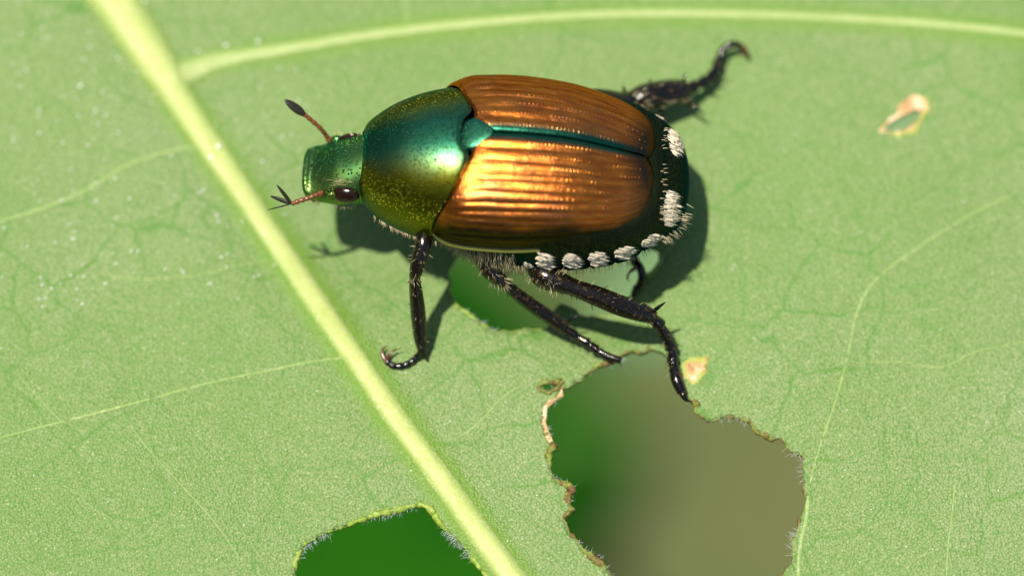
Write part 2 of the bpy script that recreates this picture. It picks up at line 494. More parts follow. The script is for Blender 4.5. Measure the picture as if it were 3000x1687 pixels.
leaf = thing('leaf', 'large pale green leaf with yellow midrib and chewed holes under the beetle', 'leaf', L(250, -20))
def build_blade():
    sp = 15.0
    gx, gy = np.meshgrid(np.arange(-520, 3530, sp), np.arange(-450, 2160, sp))
    gx = gx + nrng.uniform(-.25, .25, gx.shape)*sp; gy = gy + nrng.uniform(-.25, .25, gy.shape)*sp
    gx, gy = gx.ravel(), gy.ravel()
    keep = np.ones(gx.shape, bool)
    for hpoly in HOLES:
        x0, y0 = hpoly.min(0)-12; x1, y1 = hpoly.max(0)+12
        box = np.where((gx > x0) & (gx < x1) & (gy > y0) & (gy < y1))[0]
        ins = inside(hpoly, gx[box], gy[box])
        dd = np.full(len(box), 1e9)
        for q in hpoly: np.minimum(dd, (gx[box]-q[0])**2+(gy[box]-q[1])**2, out=dd)
        keep[box[ins | (dd < 36)]] = False
    pts = [np.stack([gx[keep], gy[keep]], 1)]; n0 = len(pts[0]); edges = []
    for hp in HOLES:
        n = len(hp); pts.append(hp); edges += [(n0+i, n0+(i+1) % n) for i in range(n)]; n0 += n
    P = np.concatenate(pts)
    vs2, _, fs, *_ = geometry.delaunay_2d_cdt([Vector(p) for p in P.tolist()], edges, [], 0, 1e-4)
    V = np.array([(v.x, v.y) for v in vs2]); T = np.array([f for f in fs if len(f) == 3])
    c = V[T].mean(1); bad = np.zeros(len(T), bool)
    for hp in HOLES: bad |= inside(hp, c[:, 0], c[:, 1])
    T = T[~bad]
    X, Y = V[:, 0], V[:, 1]
    h = leaf_height(X, Y) + vein_relief(X, Y) + 0.012*nrng.normal(size=len(X))*0
    # edges of the holes droop or curl a little
    mb = MB()
    d = np.stack([(X-1500)/100, (843.5-Y)/100, np.full(len(X), -DIST)], 1)
    dw = np.stack([d[:, 0], d[:, 1]*ct - d[:, 2]*st, d[:, 1]*st + d[:, 2]*ct], 1)
    k = (h - CAM[2])/dw[:, 2]
    W = np.array(CAM)[None, :] + dw*k[:, None]
    # keep a consistent upward winding
    a, b, cc = W[T[:, 0]], W[T[:, 1]], W[T[:, 2]]
    nz = np.cross(b-a, cc-a)[:, 2]; T[nz < 0] = T[nz < 0][:, ::-1]
    mb.v = [tuple(p) for p in W]; mb.f = [tuple(int(i) for i in f) for f in T]; mb.m = [0]*len(mb.f)
    o = mb.build('blade', M['blade'], leaf)
    d1 = dist_to(MIDRIB, X, Y); d2 = dist_to(LATERAL, X, Y)
    nv = np.maximum(np.exp(-(np.clip(d1-38, 0, None)/26)**2), .8*np.exp(-(np.clip(d2-20, 0, None)/22)**2))
    at = o.data.attributes.new('near_vein', 'FLOAT', 'POINT'); at.data.foreach_set('value', nv.astype(np.float32))
    so = o.modifiers.new('thickness', 'SOLIDIFY'); so.thickness = 0.016; so.offset = -1
    return o
blade = build_blade()

def ridge(name, path, widths, mat, height, sink=.05, per=10, cross=9, wob=.03):
    pts = catmull([Vector((x, y, 0)) for x, y in path], per)
    ws = catmull_n(widths, per) if isinstance(widths, list) else [widths]*len(pts)
    rows = []; n = len(pts); X = []; Y = []; meta = []
    nz = noise1(n, len(path)+int(path[0][0]) % 97)
    for i, p in enumerate(pts):
        t = pts[min(i+1, n-1)]-pts[max(i-1, 0)]; nx, ny = -t.y, t.x; l = math.hypot(nx, ny); nx /= l; ny /= l
        w = ws[i]*(1+wob*nz[i])/2
        if not isinstance(widths, list): w *= min(1, .35+min(i, n-1-i)/6)
        for k in range(cross):
            u = -1+2*k/(cross-1); X.append(p.x+nx*w*u); Y.append(p.y+ny*w*u); meta.append((u, w))
    rel = vein_relief(np.array(X), np.array(Y))
    V = []
    for x, y, r, (u, w) in zip(X, Y, rel, meta):
        V.append(L(x, y, float(r) - sink + (sink + height*w/50)*max(0, 1-abs(u)**2.2)**.6))
    mb = MB(); mb.grid([V[i*cross:(i+1)*cross] for i in range(n)], flip=False)
    a, b, c = [Vector(mb.v[q]) for q in mb.f[len(mb.f)//2][:3]]
    if (b-a).cross(c-a).z < 0: mb.f = [tuple(reversed(f)) for f in mb.f]
    return mb.build(name, mat, leaf, uv=[(i, abs(m_[0])) for i, m_ in enumerate(meta)])
ridge('midrib', MIDRIB, MIDRIB_W, M['midrib'], .17, .05, 12, 15, .015)
ridge('lateral_vein', LATERAL, LATERAL_W, M['vein'], .13, .04, 12, 11)
for path, w, mk in SECOND:
    ridge('side_vein', path, float(w)*(.7 if mk == 'veinlet' else 1), M[mk], .10 if mk == 'veinlet' else .25, .012, 10, 7, .1)

# chewed rims
def rim(name, hp, mats, r=.045, seed=0, sel=None):
    n = len(hp); r_ = np.random.default_rng(seed); nz = noise1(n, seed+50)
    pts = [L(hp[i][0], hp[i][1], -.05 + .02*nz[(i*7) % n] + float(REL(hp[i]))) for i in range(n)]
    mb = MB()
    rad = [max(.018, r*(1+.45*nz[i]+.35*r_.normal())) for i in range(n)]
    mb.tube(pts+[pts[0]], rad+[rad[0]], 6, cap=False)
    return mb.build(name, mats, leaf)
def REL(q): return vein_relief(np.array([q[0]]), np.array([q[1]]))[0]
rim('chewed_edge', HOLES[0], M['lime'], .042, 11)
rim('chewed_edge', HOLES[1], M['crust'], .062, 12)
rim('chewed_edge', HOLES[2], M['crust'], .03, 13)
rim('chewed_edge', HOLES[3], M['lime'], .065, 14)

def leaf_hairs(hp, dens, lo, hi, seed, tests=None):
    mb = MB(); r = random.Random(seed); n = len(hp); c = hp.mean(0)
    for i in range(n):
        a, b = hp[i-1], hp[(i+1) % n]; t = b-a; t = t/np.linalg.norm(t); nn = np.array([t[1], -t[0]])
        q = hp[i]+nn*6
        if not inside(hp, np.array([q[0]]), np.array([q[1]]))[0]: nn = -nn
        k = int(dens*(1+1.5*math.sin(i*.13+seed))) if r.random() < .75 else 0
        for _ in range(max(0, k)):
            p = L(hp[i][0]+r.uniform(-5, 5), hp[i][1]+r.uniform(-5, 5), r.uniform(-.15, .0)+float(REL(hp[i])))
            d = Vector((nn[0]+r.gauss(0, .55), -nn[1]+r.gauss(0, .55), r.gauss(-.15, .45)))
            mb.hair(p, d, r.uniform(lo, hi)*r.uniform(.5, 1.15), r.uniform(.005, .0085), (r.gauss(0, .06), r.gauss(0, .06), -.05))
    o = mb.build('edge_hair', M['leafhair'], leaf); o['kind'] = 'stuff'; return o
leaf_hairs(HOLES[0], 1.1, .12, .30, 21); leaf_hairs(HOLES[1], 1.2, .12, .34, 22)
leaf_hairs(HOLES[2], 1.6, .08, .2, 23); leaf_hairs(HOLES[3], 2.6, .14, .40, 24)
def scatter_glints():  # white balls standing in for bright glints on the leaf
    mb = MB(); r = random.Random(31)
    for i in range(420):
        px = r.uniform(0, 3000); py = r.uniform(0, 1687)
        if r.random() < .36: px = abs(r.gauss(0, 480)); py = r.uniform(0, 900)
        if any(inside(hp, np.array([px]), np.array([py]))[0] for hp in HOLES): continue
        s_ = r.uniform(.010, .026) if px > 900 or py > 900 else r.uniform(.012, .045)
        mb.ball(L(px, py, s_*.5+float(REL((px, py)))), s_, 6, 4)
    for px, py in ((640, 430), (618, 462), (756, 122), (662, 134), (425, 5), (235, 252), (1600, 455)):
        mb.ball(Lr(px, py, .16 if px in (640, 618) else .03), .075 if px in (640, 618) else .055, 10, 8)
    o = mb.build('glint_balls', M['glint'], leaf); o['kind'] = 'stuff'
scatter_glints()

def mat_halo():
    t = NT('browned_yellowing_halo')
    c = t.ramp(t.noise(18, 4, .6), [(.3, (.20, .12, .025)), (.5, (.34, .33, .05)), (.7, (.30, .38, .08))])
    t.set(color=c, rough=.6, normal=t.bump(t.noise(60, 3), .6, .008)); return t.mat
def grow(poly, k):
    p = np.array(poly, float); c = p.mean(0); v = p-c; l = np.linalg.norm(v, axis=1)[:, None]
    return [tuple(q) for q in c+v*(1+k/l)]
def patch(name, poly, mat, h0, amp, step=5, holes=None, seed=3, label=None):
    poly = chew(poly, seed, 2.0, 6)
    x0, y0 = poly.min(0); x1, y1 = poly.max(0)
    gx, gy = np.meshgrid(np.arange(x0, x1, step), np.arange(y0, y1, step)); gx = gx.ravel(); gy = gy.ravel()
    k = inside(poly, gx, gy)
    if holes is not None: k &= ~inside(holes, gx, gy)
    P = [np.stack([gx[k], gy[k]], 1), poly]; n0 = int(k.sum()); n = len(poly)
    E = [(n0+i, n0+(i+1) % n) for i in range(n)]; n0 += n
    if holes is not None: P.append(holes); E += [(n0+i, n0+(i+1) % len(holes)) for i in range(len(holes))]
    vs2, _, fs, *_ = geometry.delaunay_2d_cdt([Vector(p) for p in np.concatenate(P).tolist()], E, [], 0, 1e-4)
    V = np.array([(v.x, v.y) for v in vs2]); T = np.array([f for f in fs if len(f) == 3]); c = V[T].mean(1)
    ok = inside(poly, c[:, 0], c[:, 1])
    if holes is not None: ok &= ~inside(holes, c[:, 0], c[:, 1])
    T = T[ok]
    r = np.random.default_rng(seed)
    dd = np.full(len(V), 1e9)
    for q in poly: np.minimum(dd, np.hypot(V[:, 0]-q[0], V[:, 1]-q[1]), out=dd)
    rel = vein_relief(V[:, 0], V[:, 1])
    mb = MB()
    for (x, y), d, rl in zip(V, dd, rel):
        mb.v.append(tuple(L(x, y, float(rl) - .02 + (h0+.02)*min(1, d/9) + amp*r.normal()*min(1, d/6))))
    for f in T:
        a, b, cc = [Vector(mb.v[i]) for i in f]
        if (b-a).cross(cc-a).z < 0: f = f[::-1]
        mb.f.append(tuple(int(i) for i in f)); mb.m.append(0)
    o = mb.build(name, mat, leaf)
    if label: o['label'] = label
    return o
TORN_OUT = [(2574, 384), (2603, 352), (2628, 335), (2636, 308), (2658, 291), (2688, 280), (2713, 287), (2723, 310), (2728, 328),
            (2702, 340), (2693, 366), (2684, 392), (2646, 392), (2636, 406), (2618, 392), (2594, 390)]
HALO = mat_halo()
DRY = [(1998, 1064), (2022, 1048), (2050, 1052), (2062, 1046), (2080, 1054), (2070, 1070), (2072, 1088), (2054, 1104), (2048, 1120), (2030, 1126), (2018, 1112), (2004, 1106)]
patch('halo', grow(TORN_OUT, 7), HALO, .010, .004, 5, HOLES[4], 16)
patch('halo', grow(DRY, 8), HALO, .010, .004, 5, HOLES[1], 18)
patch('dry_rim', TORN_OUT, M['tan'], .020, .008, 4, HOLES[4], 6, 'tan dried rim around a small torn hole')
patch('dry_patch', DRY, M['tan'], .022, .010, 4, None, 8, 'tan dried patch at the edge of the big hole')
STRIP = [(1645, 1140), (1650, 1160), (1622, 1180), (1604, 1196), (1597, 1236), (1607, 1264), (1630, 1312), (1616, 1324), (1590, 1272),
         (1578, 1238), (1586, 1186), (1606, 1168), (1630, 1160)]
patch('dry_edge', STRIP, M['tan'], .025, .010, 5, None, 9, 'tan dried strip along the left edge of the big hole')

# stalk that carries the leaf, running down out of view
pet = [L(142, -328, .1), L(20, -540, -1.5), ray(-300, -900, -8), ray(-500, -1300, -30), ray(-520, -1500, -90), ray(-520, -1500, -160)]
mb = MB(); pp = catmull(pet, 10); mb.tube(pp, [.62+.5*i/len(pp) for i in range(len(pp))], 12); mb.build('petiole', M['midrib'], leaf)

# ------------------------------------------------------------------ what lies below the leaf
GROUND_Z = -160.0
def mat_ground():
    t = NT('dry_olive_ground')
    n = t.noise(.55, 3, .6); f = t.noise(3, 4)
    c = t.ramp(n, [(.3, (.050, .078, .017)), (.5, (.073, .087, .022)), (.7, (.098, .090, .027))])
    c = t.mix(t.val(f, .4, .7, 0, .4), c, (.12, .15, .05))
    t.set(color=c, rough=.9, normal=t.bump(f, .6, .2)); return t.mat
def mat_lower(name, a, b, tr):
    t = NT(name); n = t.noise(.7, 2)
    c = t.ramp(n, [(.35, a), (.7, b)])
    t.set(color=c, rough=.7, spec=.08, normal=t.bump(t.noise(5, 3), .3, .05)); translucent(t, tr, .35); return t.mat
mb = MB()
G = 60; rows = []
for i in range(G+1):
    r_ = []
    for j in range(G+1):
        x = -1500+3000*j/G; y = -1500+3000*i/G
        r_.append((x, y, GROUND_Z + 3*math.sin(x*.017+1)*math.cos(y*.023)))
    rows.append(r_)
mb.grid(rows); g = mb.build('ground', mat_ground()); g['kind'] = 'structure'
def lower_leaf(label, base, tip, width, lift, mat, name='lower_leaf'):
    base = Vector(base); tip = Vector(tip); t = tip-base; ln = t.length; t.normalize()
    side = t.cross(Vector((0, 0, 1))).normalized(); up = side.cross(t)
    root = thing(name, label, 'leaf', base, 'leaves hanging below the chewed leaf')
    rows = []
    for i in range(41):
        s_ = i/40; w = width*math.sin(math.pi*s_**.8)**.75*.5+.3
        c = base + t*ln*s_ + up*lift*math.sin(math.pi*s_)
        rows.append([c + side*w*u + up*(abs(u)*w*.16 + .5*math.sin(s_*40+abs(u)*4)*abs(u)) for u in [-1+2*k/16 for k in range(17)]])
    mb = MB(); mb.grid(rows); mb.build('blade', mat, root)
    mid = [r[8] + up*.15 for r in rows]
    mb = MB(); mb.tube(mid, [.7*(1-.8*i/40) for i in range(41)], 8); mb.build('midrib', M['vein'], root)
    st_ = catmull([base+t*1.0, base - t*12 - Vector((0, 0, 4)), base - t*20 - Vector((0, 0, 30)), Vector((base.x-t.x*22, base.y-t.y*22, GROUND_Z-2))], 8)
    mb = MB(); mb.tube(st_, .9, 8); mb.build('stalk', M['vein'], root)
    return root
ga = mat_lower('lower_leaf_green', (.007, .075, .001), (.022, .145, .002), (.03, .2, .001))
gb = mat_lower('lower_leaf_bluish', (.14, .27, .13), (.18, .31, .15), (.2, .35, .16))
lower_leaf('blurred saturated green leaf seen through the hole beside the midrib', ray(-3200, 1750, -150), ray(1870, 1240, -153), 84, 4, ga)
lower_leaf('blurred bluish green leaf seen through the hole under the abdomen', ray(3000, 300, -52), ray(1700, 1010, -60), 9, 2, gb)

# shrubs added out of view to give the beetle's polished back a dark reflection
def shrub_leaf_mat():
    t = NT('dark_shrub_leaf'); t.set(color=t.ramp(t.noise(.2, 3), [(.35, (.022, .045, .014)), (.7, (.04, .075, .02))]), rough=.6); return t.mat
SHRUB = shrub_leaf_mat()
bark = simple('grey_bark', (.10, .08, .06), .8)
for i, (az, dist, hgt, lab) in enumerate(((140, 760, 700, 'tall dark green shrub added out of view at the far end of the row'), (172, 720, 860, 'tallest dark green shrub in the row added out of view'),
                                     (205, 720, 800, 'broad dark green shrub added out of view beside the tallest one'), (238, 740, 640, 'medium dark green shrub in the row added out of view'),
                                     (272, 760, 520, 'lowest dark green shrub added out of view at the near end of the row'))):
    az = math.radians(az); c = Vector((math.cos(az)*dist, math.sin(az)*dist, GROUND_Z))
    sh = thing('shrub', lab, 'shrub', c, 'shrubs added out of view for dark reflections')
    mb = MB(); mb.tube([c-Vector((0, 0, 5)), c+Vector((4, 3, hgt*.3)), c+Vector((-5, 6, hgt*.8))], [22, 16, 5], 10); mb.build('trunk', bark, sh)
    mb = MB(); rr = random.Random(300+i)
    for _ in range(2600):
        u = Vector((rr.gauss(0, 1), rr.gauss(0, 1), rr.gauss(0, 1))).normalized()*rr.uniform(.55, 1)**.5
        p = c + Vector((u.x*215, u.y*215, hgt*.5 + u.z*hgt*.52 + 30))
        d = Vector((rr.gauss(0, 1), rr.gauss(0, 1), rr.gauss(0, 1))).normalized(); e = d.orthogonal().normalized(); f = d.cross(e)
        w = rr.uniform(13, 24)
        mb.add([p-e*w, p+f*w*.5, p+e*w*1.2+d*4, p-f*w*.5], [(0, 1, 2, 3)])
    o = mb.build('crown', SHRUB, sh, smooth=False); o['kind'] = 'stuff'

# ------------------------------------------------------------------ the beetle
cr, sr = math.cos(ROLL), math.sin(ROLL)
PITCH = math.radians(2.0)
EA = Vector((math.cos(YAW)*math.cos(PITCH), -math.sin(YAW), math.sin(PITCH))).normalized(); ED = Vector((0, sr, cr)); ED = (ED - EA*ED.dot(EA)).normalized(); EL = ED.cross(EA)
if EL.y > 0: EL = -EL
OF = Vector(BODY_F)
def B(a, l, d):
    """beetle frame: a towards the tail, l to its left side, d up through its back"""
    p = OF + EA*a + EL*l + ED*d
    return Vector(toW(*p))
def Bd(a, l, d): return B(a, l, d) - B(0, 0, 0)
def F(px, py, z):
    """point seen at pixel px, py at depth z over the focus plane (mm)"""
    k = 1 - z/DIST
    return Vector(toW((px-1500)/100*k, (843.5-py)/100*k, z))
DROP = .62
def G(px, py, z): return F(px, py, z - DROP*sstep(700, 1000, py))
beetle = thing('beetle', 'metallic green and copper beetle with white hair tufts standing on the leaf', 'beetle', B(1, 0, 0) - Vector((0, 0, STAND)))

# --- elytra
EA_A = smooth_interp([(-1.1, 2.32), (-.6, 2.58), (0, 2.70), (1, 2.76), (2, 2.70), (3, 2.56), (4, 2.30), (4.6, 2.04), (5.0, 1.74), (5.25, 1.40), (5.42, .95)])
EA_B = smooth_interp([(-1.1, 1.75), (-.5, 2.02), (0, 2.20), (.6, 2.30), (2, 2.22), (3, 2.03), (4, 1.66), (4.7, 1.36), (5.15, 1.12), (5.42, .70)])
def el_front(l):
    if l < .48: return .62 - 1.25*l
    return .02 - .20*(l-.48)**2 - .20*sstep(.6, 1.4, l)
def spow(x, p): return math.copysign(abs(x)**p, x)
def elytron(side):
    mb = MB(); uv = []
    NS, NT_ = 150, 170
    rows = []
    for i in range(NS+1):
        s_ = i/NS; s_ = .5-.5*math.cos(math.pi*(s_*.9+.05)); s_ = (s_-.00616)/(1-2*.00616)
        row = []
        for j in range(NT_+1):
            v = j/NT_
            th = v*math.radians(90)
            l0 = 2.6*math.sin(th)**.82
            a0 = el_front(l0)
            a1 = 5.40 - .26*math.exp(-(v/.10)**2) - .20*sstep(.55, 1, v)
            a = a0 + (a1-a0)*s_
            A = EA_A(a); H = EA_B(a)
            l = A*math.sin(th)**.82; d = H*math.cos(th)**.74 if v < 1 else 0
            # individually rounded edges at the suture, front and rear
            d -= .055*math.exp(-(l/.05)**2)
            ef = (a-a0); er = (a1-a)
            k = .05*math.exp(-(ef/.05)**2) + .16*math.exp(-(er/.10)**2)
            # shoulder callus
            sh = .10*math.exp(-(((a+.15)/.45)**2+((l-2.05)/.35)**2))
            # striae
            ph = v*12.0
            groove = (.5+.5*math.cos(2*math.pi*ph))
            fade = sstep(.02, .10, v)*sstep(.15, .7, ef)*sstep(.15, .8, er)
            g = -.022*groove**2*fade*(1+.35*math.sin(1.1*a+2.1*math.floor(ph)))
            # sutural costa raised
            g += .02*math.exp(-((v-.045)/.02)**2)
            # bead along the outer margin
            bead = 0
            if v > .95: bead = .06*math.sin(math.pi*(v-.95)/.05)
            nl = math.sin(th)*H; nd = math.cos(th)*A; q = math.hypot(nl, nd); nl /= q; nd /= q
            dd = g - k + sh + bead
            l = max(.012, l + nl*dd); d = d + nd*dd + .0
            row.append(B(a, side*l, d)); uv.append((a+1.0, v))
        rows.append(row)
    mb.grid(rows, flip=(side > 0))
    # under-turned edge all round so the wing case has thickness
    def skirt(idx, inward):
        o = len(mb.v)
        for q in idx:
            p = Vector(mb.v[q]); mb.v.append(tuple(p + inward(p))); uv.append(uv[q])
        for k in range(len(idx)-1):
            f = (idx[k], idx[k+1], o+k+1, o+k); mb.f.append(f if side < 0 else tuple(reversed(f))); mb.m.append(0)
    W_ = NT_+1
    dn = Bd(0, 0, -.18)
    skirt([NS*W_+j for j in range(W_)], lambda p: dn + Bd(-.14, 0, 0))
    skirt([i*W_+NT_ for i in range(NS+1)], lambda p: Bd(0, -side*.16, -.02))
    skirt([i*W_ for i in range(NS+1)], lambda p: dn)
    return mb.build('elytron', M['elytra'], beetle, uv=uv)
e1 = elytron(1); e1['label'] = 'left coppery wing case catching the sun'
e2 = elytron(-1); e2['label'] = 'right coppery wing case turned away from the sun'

# --- pronotum
PA = smooth_interp([(-3.32, 1.02), (-3.2, 1.16), (-3.0, 1.38), (-2.5, 1.74), (-2.0, 1.98), (-1.5, 2.16), (-1.0, 2.28), (-.5, 2.36), (.1, 2.36)])
PB = smooth_interp([(-3.32, 1.12), (-3.0, 1.36), (-2.5, 1.68), (-2.0, 1.93), (-1.5, 2.10), (-1, 2.22), (-.5, 2.29), (.1, 2.28)])
pr_rear = smooth_interp([(0, -.34), (.4, -.30), (.72, -.10), (1.0, -.12), (1.5, -.32), (2.0, -.66), (2.3, -.98), (2.5, -1.2)])
pr_front = smooth_interp([(0, -3.22), (.5, -3.22), (.9, -3.26), (1.15, -3.34), (1.4, -3.30)])
def pronotum():
    mb = MB(); rows = []; uv = []
    NS, NT_ = 90, 140
    for i in range(NS+1):
        s_ = i/NS; s_ = .5-.5*math.cos(math.pi*s_)
        row = []
        for j in range(NT_+1):
            v = -1+2*j/NT_; th = v*math.radians(104)
            sn, cs = math.sin(abs(th)), math.cos(th)
            lr = 2.36*sn**.92 if abs(th) < math.pi/2 else 2.36; lf = 1.16*sn**.9
            ar = pr_rear(lr); af = pr_front(lf)
            if abs(th) > math.pi/2: ar -= .35*(abs(th)-math.pi/2)
            a = af + (ar-af)*s_
            A = PA(a); H = PB(a)
            l = A*sn**.90; d = H*spow(cs, .88) if cs > 0 else -A*.95*abs(cs)
            ef = a-af; er = ar-a
            k = .09*math.exp(-(er/.07)**2) + .10*math.exp(-(ef/.06)**2)
            # narrow raised rim in front and at the sides
            rimh = .03*math.exp(-((ef-.06)/.035)**2)*0
            nl = sn*H; nd = cs*A; q = math.hypot(nl, nd); nl /= q; nd /= q
            l += nl*(rimh-k); d += nd*(rimh-k)
            row.append(B(a, math.copysign(l, th), d)); uv.append((a, abs(v)))
        rows.append(row)
    mb.grid(rows, flip=True)
    return mb.build('pronotum', M['pronotum'], beetle, uv=uv)
pronotum()

# --- scutellum
def scutellum():
    mb = MB(); rows = []
    for i in range(25):
        r = i/24
        row = []
        for j in range(48):
            q = 2*math.pi*j/48
            # shield outline: broad straight front, rounded tip behind
            ca, sa = math.cos(q), math.sin(q)
            w = .56*spow(sa, .75)
            la = .50*ca if ca < 0 else .62*ca
            w *= (1-.30*max(0, ca))
            a = .02 + la*r; l = w*r
            d = EA_B(max(a, -.4)) + .02 - .03*r**3 - .05*(l/.5)**2*r - .10*max(0, r-.88)*10*.7
            row.append(B(a, l, d))
        rows.append(row)
    mb.grid(rows, closed=True, flip=True)
    mb.build('scutellum', M['scutellum'], beetle)
scutellum()

# --- body: head, thorax underside, abdomen and pygidium in one continuous skin
#       a,    halfW, top,  bottom, lateral shift, squareness
RINGS = [
    (-5.06, 0.225, -0.200, -0.360, 0.100, 2.10), (-5.045, 0.472, -0.130, -0.420, 0.100, 2.15), (-5, 0.651, -0.060, -0.500, 0.100, 2.35),
    (-4.93, 0.775, -0.040, -0.560, 0.100, 2.45), (-4.83, 0.853, -0.081, -0.620, 0.100, 2.45), (-4.72, 0.898, -0.038, -0.660, 0.100, 2.35),
    (-4.55, 0.916, 0.074, -0.720, 0.100, 2.25), (-4.35, 0.959, 0.239, -0.780, 0.100, 2.25), (-4.1, 1.014, 0.430, -0.820, 0.100, 2.10),
    (-3.8, 1.079, 0.562, -0.860, 0.090, 2.10), (-3.5, 1.061, 0.685, -0.880, 0.070, 2.10), (-3.2, 1.082, 0.800, -0.900, 0.040, 2.10), (-2.9, 1.133, 0.900, -0.900, 0.000, 2.10),
    (-2.4, 1.45, 1.2, -1.0, 0, 2.2), (-1.6, 1.85, 1.55, -1.1, 0, 2.2), (-1.05, 2.0, 1.5, -1.15, 0, 2.2), (-.6, 2.25, 1.5, -1.2, 0, 2.2),
    (0, 2.48, 1.6, -1.6, 0, 2.5), (1, 2.66, 1.7, -1.75, 0, 2.8), (2, 2.80, 1.6, -1.8, 0, 2.7), (3, 2.80, 1.4, -1.75, 0, 2.6),
    (4, 2.66, 1.2, -1.6, 0, 2.5), (4.6, 2.46, 1.0, -1.45, 0, 2.6), (5.0, 2.24, .98, -1.32, 0, 2.5), (5.3, 2.04, .93, -1.2, 0, 2.35),
    (5.5, 1.90, .86, -1.04, 0, 2.3), (5.56, 1.86, .74, -1.02, 0, 2.3), (5.75, 1.72, .58, -.99, 0, 2.25), (5.95, 1.50, .38, -.95, 0, 2.2),
    (6.12, 1.20, .16, -.88, 0, 2.1), (6.24, .82, -.08, -.78, 0, 2.05), (6.30, .38, -.28, -.62, 0, 2.0), (6.315, .06, -.42, -.48, 0, 2.0)]
def body():
    mb = MB(); rows = []; N = 72
    cols = list(zip(*RINGS)); fs = [smooth_interp(list(zip(cols[0], c))) for c in cols[1:]]
    aa = []
    for i in range(len(RINGS)-1):
        a0, a1 = RINGS[i][0], RINGS[i+1][0]; k = max(2, int((a1-a0)/.07))
        aa += [a0+(a1-a0)*q/k for q in range(k)]
    aa.append(RINGS[-1][0])
    for a in aa:
        W_, T_, Bt, sh, n = [f(a) for f in fs]
        mid = Bt + (T_-Bt)*.42
        row = []
        for j in range(N):
            q = 2*math.pi*j/N; x = spow(math.sin(q), 2/n); y = spow(math.cos(q), 2/n)
            d = mid + ((T_-mid) if y > 0 else (mid-Bt))*y
            l = sh + W_*x
            # abdominal segments: shallow furrows on the flanks and belly
            if 1.2 < a < 5.4:
                s_ = (a-1.2)/.76; f = abs((s_ % 1)-.5)*2
                l *= 1-.018*sstep(.8, 1, f); 
                if y < 0: d += .05*sstep(.8, 1, f)
            # clypeus rim turned up
            row.append(B(a, l, d))
        rows.append(row)
    mb.grid(rows, closed=True, flip=True)
    for e in (0, len(rows)-1):
        idx = [e*N+j for j in range(N)]
        mb.f.append(tuple(idx if e == 0 else reversed(idx))); mb.m.append(0)
    # material by stretch of the body: head in front, abdomen behind
    k = 0
    for i in range(len(rows)-1):
        for j in range(N):
            mb.m[k] = 0 if aa[i] < -2.9 else 1; k += 1
    return mb.build('body', [M['head'], M['abdomen']], beetle)
body_o = body()
cols = list(zip(*RINGS)); RF = [smooth_interp(list(zip(cols[0], c))) for c in cols[1:]]
def body_pt(a, ang):
    """surface point and rough normal; ang from the back (0) towards the left flank (90)"""
    W_, T_, Bt, sh, n = [f(a) for f in RF]; mid = Bt+(T_-Bt)*.42
    def q(a_, an):
        W2, T2, B2, s2, n2 = [f(a_) for f in RF]; m2 = B2+(T2-B2)*.42
        x = spow(math.sin(an), 2/n2); y = spow(math.cos(an), 2/n2)
        return B(a_, s2+W2*x, m2+((T2-m2) if y > 0 else (m2-B2))*y)
    an = math.radians(ang); p = q(a, an)
    u = q(a+.02, an)-q(a-.02, an); w = q(a, an+.02)-q(a, an-.02)
    nn = u.cross(w).normalized()
    c = B(a, 0, mid)
    if nn.dot(p-c) < 0: nn = -nn
    return p, nn

# --- eyes
for side in (1, -1):
    mb = MB(); c = B(-3.72, .10+side*.90, .02)
    mb.ball(c, (.44, .23, .30), 24, 16, axes=(Bd(1, side*.1, .15).normalized(), Bd(0, side, .25).normalized(), Bd(0, -.25*side, 1).normalized()))
    mb.build('eye', M['eye'], beetle)
# canthus: short green ledge in front of each eye
for side in (1, -1):
    mb = MB()
    mb.ball(B(-4.12, .10+side*.93, .02), (.17, .13, .13), 14, 10, axes=(Bd(1, 0, .2).normalized(), Bd(0, side, 0).normalized(), Bd(0, 0, 1).normalized()))
    mb.build('eye_ridge', M['head'], beetle)

# --- antennae
def antenna(path, club_pts, open_, seed):
    """path: list of world points from the head; club lamellae given as (tip, half width)"""
    mb = MB(); pts = catmull(path, 10); n = len(pts)
    rad = []
    for i in range(n):
        t = i/(n-1); beads = abs(math.sin(t*math.pi*6.5))
        r = .055+.022*beads
        if t < .16: r = .075+.03*math.sin(t/.16*math.pi)
        rad.append(r)
    mb.tube(pts, rad, 10)
    ant = mb.build('antenna', M['antenna'], beetle)
    base = pts[-1]
    for tip, hw, nrm in club_pts:
        tip = Vector(tip); ax = tip-base; ln = ax.length; ax.normalize()
        nrm = Vector(nrm); nrm = (nrm - ax*nrm.dot(ax)).normalized(); sd = ax.cross(nrm)
        rows = []
        for i in range(17):
            t = i/16; w = hw*(math.sin(math.pi*min(1, t*.96+.02)**.85)**.7)*(1 if t < .97 else .6)+.012
            c = base+ax*ln*t*1.0 - ax*.03
            rows.append([c+sd*w*math.cos(q)+nrm*w*.38*math.sin(q) for q in [2*math.pi*k/12 for k in range(12)]])
        mb = MB(); mb.grid(rows, closed=True)
        mb.f.append(tuple(reversed(range(12)))); mb.m.append(0); e = 16*12; mb.f.append(tuple(e+k for k in range(12))); mb.m.append(0)
        mb.build('lamella', M['club'], ant)
    return ant
vz = Vector((0, 0, 1))
antenna([F(968, 415, -.95), F(956, 398, -.8), F(940, 378, -.6), F(915, 355, -.45), F(893, 337, -.35)],
        [(F(832, 291, -.15), .125, vz), (F(834, 296, -.28), .115, vz), (F(840, 300, -.38), .10, vz)], False, 1)
antenna([F(945, 566, .35), F(925, 572, .5), F(905, 580, .55), F(880, 588, .6), F(855, 597, .6)],
        [(F(809, 540, .8), .10, Vector((.6, .5, .6))), (F(790, 574, .35), .055, Vector((0, -.5, .8))), (F(781, 616, .55), .055, Vector((.3, .9, .3)))], True, 2)

